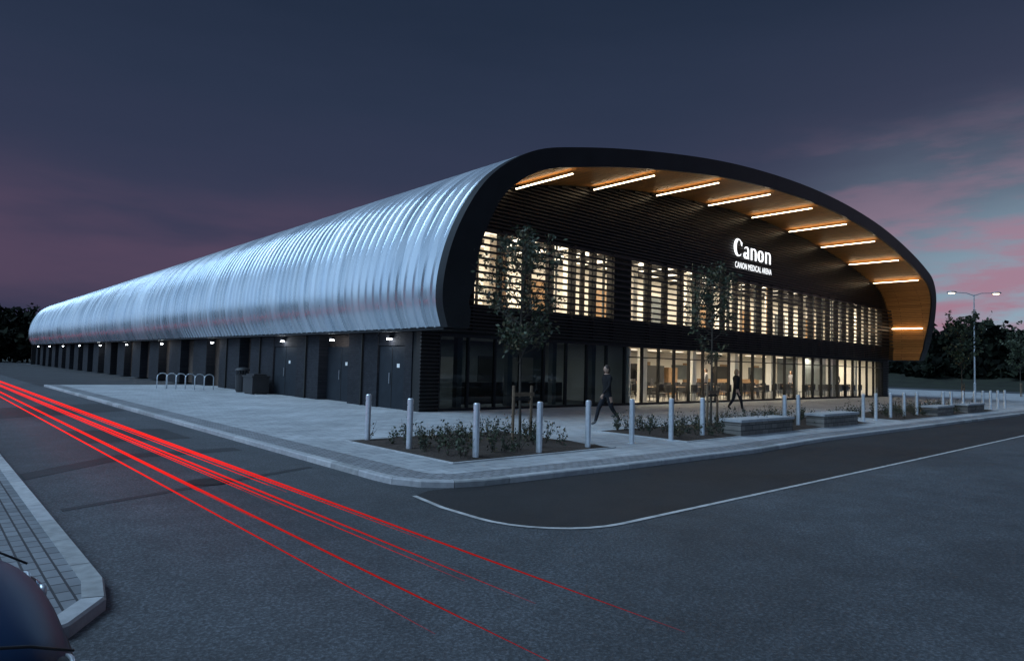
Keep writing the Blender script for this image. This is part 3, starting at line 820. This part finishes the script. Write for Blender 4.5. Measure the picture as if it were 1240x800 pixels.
# ------------------------------------------------------------ cars
def paint(name,c):
    m,nt,p=newmat(name); p.inputs['Base Color'].default_value=c4(c); p.inputs['Roughness'].default_value=.35; p.inputs['Specular IOR Level'].default_value=.2
    return m
M_paint=paint('car_paint_blue',(.006,.022,.060)); M_pw=paint('car_paint_white',(.55,.56,.58)); M_pg=paint('car_paint_silver',(.25,.26,.28))
M_cg=mat_simple('car_glass',(.012,.014,.016),.06,var=.05); M_lens=mat_simple('headlamp_lens',(.16,.24,.34),.2,metal=.6,var=.7,scale=34)
def car(x,y,rot,PM=None):
    PM=PM or M_paint
    root=empty('parked_car',(x,y,RZ),rot)
    st=[(-2.08,.62,.74,.34),(-2.02,.80,.90,.26),(-1.75,.87,.98,.22),(-1.0,.89,1.0,.20),(0,.89,.99,.20),(.8,.89,.98,.20),(1.2,.88,.95,.20),(1.6,.87,.90,.22),(1.88,.83,.83,.24),(2.02,.74,.74,.26),(2.10,.56,.62,.32)]
    mb=MB(); ringn=None
    for (sx,wd,tp,bt) in st:
        hp=[(0,bt),(wd*.8,bt),(wd*.97,bt+.10),(wd,bt+(tp-bt)*.45),(wd*.985,tp-.16),(wd*.90,tp-.05),(wd*.6,tp),(0,tp+.03)]
        ring=[(sx,a,b2) for a,b2 in hp]+[(sx,-a,b2) for a,b2 in hp[::-1][1:-1]]
        ringn=len(ring); mb.v+=ring
    for k_ in range(len(st)-1):
        for j in range(ringn):
            a=k_*ringn+j; b2=k_*ringn+(j+1)%ringn; mb.f.append((a,b2,b2+ringn,a+ringn)); mb.m.append(0)
    mb.f.append(tuple(range(ringn))[::-1]); mb.m.append(0); e=(len(st)-1)*ringn; mb.f.append(tuple(e+j for j in range(ringn))); mb.m.append(0)
    o=mb.build('body',[PM],root,smooth=True); sb=o.modifiers.new('s','SUBSURF'); sb.levels=2; sb.render_levels=2
    mb=MB(); G=[(1.0,.70,.92,.915),(.30,.62,1.38,.92),(-.2,.61,1.46,.92),(-1.2,.60,1.44,.92),(-1.85,.62,1.08,.92)]
    V=[]
    for (sx,wd,tp,bt) in G: V.append([(sx,.80,bt),(sx,wd,tp),(sx,-wd,tp),(sx,-.80,bt)])
    for k_ in range(4):
        a,b2=V[k_],V[k_+1]
        mb.face([a[0],b2[0],b2[1],a[1]],1); mb.face([a[1],b2[1],b2[2],a[2]],1 if k_ in(0,3) else 0); mb.face([a[2],b2[2],b2[3],a[3]],1)
    mb.face(V[0],1); mb.face(V[-1][::-1],1)
    mb.build('cabin',[PM,M_cg],root)
    mb=MB()
    for sx in (1.30,-1.32):
        for sy in (-1,1):
            c0=sy*.70; c1=sy*.905
            mb.tube([(sx,c0,.32),(sx,c1,.32)],[.32,.32],28,0); mb.tube([(sx,c1,.32),(sx,c1+sy*.008,.32)],[.21,.20],20,1)
    mb.build('wheels',[M_rubber,M_galv],root)
    mb=MB()
    for sy in (-1,1):
        # wrap-round headlamp at the nose corner: housing, lens, bright rim and two reflectors
        mb.ellipsoid((1.915,sy*.62,.585),(.185,.17,.115),1,20,12)
        mb.ellipsoid((1.925,sy*.625,.585),(.185,.165,.098),0,20,12)
        R_=[]
        for q in range(25):
            t_=6.283*q/24
            u_=math.cos(t_); v_=math.sin(t_)
            yy_=.625+.15*u_; zz_=.585+.088*v_
            dd=max(0.0,1-((yy_-.625)/.17)**2-((zz_-.585)/.115)**2)
            R_.append((1.915+.19*math.sqrt(dd)+.006, sy*yy_, zz_))
        mb.tube(R_,.009,6,4)
        for ly in (.56,.68): mb.tube([(2.085,sy*ly,.59),(2.112-(ly-.56)*.25,sy*ly,.59)],[.040,.034],14,4)
        mb.tube([(1.95,sy*.55,.36),(2.06,sy*.50,.36)],.06,12,1)
        mb.ellipsoid((.75,sy*1.0,1.0),(.09,.12,.08),2,12,6)
        mb.tube([(2.04,sy*.66,.715),(1.90,sy*.74,.79),(1.6,sy*.79,.865),(1.2,sy*.80,.915)],.006,5,1)
    mb.ellipsoid((2.09,0,.50),(.04,.38,.07),1,14,6); mb.box(2.10,2.125,-.26,.26,.33,.44,3)
    mb.build('lamps_and_trim',[M_lens,M_plastic,PM,M_white,M_steel],root,smooth=True)
car(-15.40,-15.72,0.0)
car(15.5,-22.8,math.radians(90),M_pw); car(18.4,-22.6,math.radians(-90),M_pg); car(24.2,-22.7,math.radians(90)); car(27.1,-22.8,math.radians(90),M_pw)  # extra cars out of view, added for the tinted glass to reflect

# ------------------------------------------------------------ tail-light streaks: thin glowing tubes standing over the lane
def mat_trail(name,s):
    m,nt,p=newmat(name); sp=nt.node('ShaderNodeSeparateXYZ'); tc=nt.node('ShaderNodeTexCoord'); nt.l.new(tc.outputs['Object'],sp.inputs[0])
    mr=nt.node('ShaderNodeMapRange',interpolation_type='SMOOTHSTEP'); nt.l.new(sp.outputs[1],mr.inputs[0]); mr.inputs[1].default_value=-17.5; mr.inputs[2].default_value=-6; mr.inputs[3].default_value=.14; mr.inputs[4].default_value=s
    p.inputs['Base Color'].default_value=(.12,.01,.008,1); p.inputs['Emission Color'].default_value=(1,.016,.012,1); nt.l.new(mr.outputs[0],p.inputs['Emission Strength'])
    p.inputs['Specular IOR Level'].default_value=0
    return m
M_tr=mat_trail('red_light_streak',1.2)
mb=MB()
def trail(x,z,yend,r):
    ys=[130,60,30,10,0,-5,-9,-12,yend+1.5,yend]
    mb.tube([(x,y_,z) for y_ in ys],[r*2.4,r*1.7,r*1.4,r*1.1,r,r*.95,r*.85,r*.7,r*.4,.0008],6)
for (x,z,ye,r) in [(-10.70,.30,-17.2,.016),(-10.78,.31,-14.9,.010),(-10.88,.32,-12.5,.006),(-11.04,.30,-16.4,.014),(-11.10,.29,-15.8,.010),(-11.17,.30,-13.0,.005),(-11.52,.30,-17.2,.015),(-11.60,.33,-13.5,.006),(-11.76,.30,-16.4,.012)]:
    trail(x,z,ye,r)
mb.build('tail_light_streaks',[M_tr])

# ------------------------------------------------------------ background: banks and tree masses
mb=MB()
prof=[(92,-.15),(100,.4),(112,2.4),(122,3.4),(160,4.0),(260,5.0)]
ys=[-160+20*i for i in range(20)]
for i in range(len(prof)-1):
    for j in range(len(ys)-1):
        a,b2=prof[i],prof[i+1]; mb.face([(a[0],ys[j],a[1]),(b2[0],ys[j],b2[1]),(b2[0],ys[j+1],b2[1]),(a[0],ys[j+1],a[1])])
mb.build('grass_bank',[M_grass],smooth=True)
random.seed(21)
def tree_mass(name, spots, leaf=.8, n=260):
    mb=MB()
    for (x,y,z,h,r) in spots:
        mb.tube([(x,y,z-.5),(x,y,z+h*.5)],[.22,.1],5,2)
        clumps=[(random.gauss(0,r*.42),random.gauss(0,r*.42),h*random.uniform(.15,.88),r*random.uniform(.28,.5)) for _ in range(11)]
        for k_ in range(n):
            c=random.choice(clumps); d_=Vector((random.gauss(0,1),random.gauss(0,1),random.gauss(0,1))).normalized()*c[3]*random.uniform(.4,1.1)
            mb.leaf((x+c[0]+d_.x,y+c[1]+d_.y,z+max(.2,c[2]+d_.z*.8)),leaf*random.uniform(.7,1.5),0 if random.random()<.4 else 1)
    mb.build(name,[M_far,M_far2,M_bark])
spots=[]
for i in range(50): spots.append((random.uniform(116,140),-60+i*4+random.uniform(-1,1),3.4,random.uniform(5,8.0),random.uniform(3,4.5)))
for i in range(60): spots.append((random.uniform(114,136),-14+i*1.1+random.uniform(-1,1),3.2,random.uniform(5.5,8.6),random.uniform(3,4.5)))
for i in range(50): spots.append((random.uniform(106,112),-30+i*1.8+random.uniform(-1,1),1.2,random.uniform(2.2,3.6),random.uniform(2,3)))
tree_mass('distant_trees',spots,1.2,260)
spots=[]
for i in range(60):
    spots.append((-60+i*2.0+random.uniform(-1,1),random.uniform(128,160),0,random.uniform(9,12.5),random.uniform(3.5,5.5)))
for i in range(40): spots.append((-30+i*1.2,random.uniform(120,128),0,random.uniform(5,9),random.uniform(2.5,4)))
for i in range(14): spots.append((random.uniform(-26,-16),70+i*6,0,random.uniform(5,8),random.uniform(2.5,3.5)))
tree_mass('distant_trees',spots,1.2,300)

# ------------------------------------------------------------ camera
cam=bpy.data.cameras.new('camera'); co_=bpy.data.objects.new('camera',cam); link(co_); scene.camera=co_
Xd=Vector((.7438,.0537,.6662)); Yd=Vector((-.6681,.0212,.7437)); Xd.normalize(); Yd=(Yd-Xd*Yd.dot(Xd)).normalized(); Zd=Xd.cross(Yd)
right=Vector((Xd.x,Yd.x,Zd.x)); down=Vector((Xd.y,Yd.y,Zd.y)); fwd=Vector((Xd.z,Yd.z,Zd.z))
M=Matrix(((right.x,-down.x,-fwd.x,-13.85),(right.y,-down.y,-fwd.y,-19.27),(right.z,-down.z,-fwd.z,1.7),(0,0,0,1)))
co_.matrix_world=M
cam.sensor_width=36; cam.lens=36*807/1240; cam.clip_start=.05; cam.clip_end=6000
scene.view_settings.view_transform='Standard'; scene.view_settings.look='None'; scene.view_settings.exposure=0
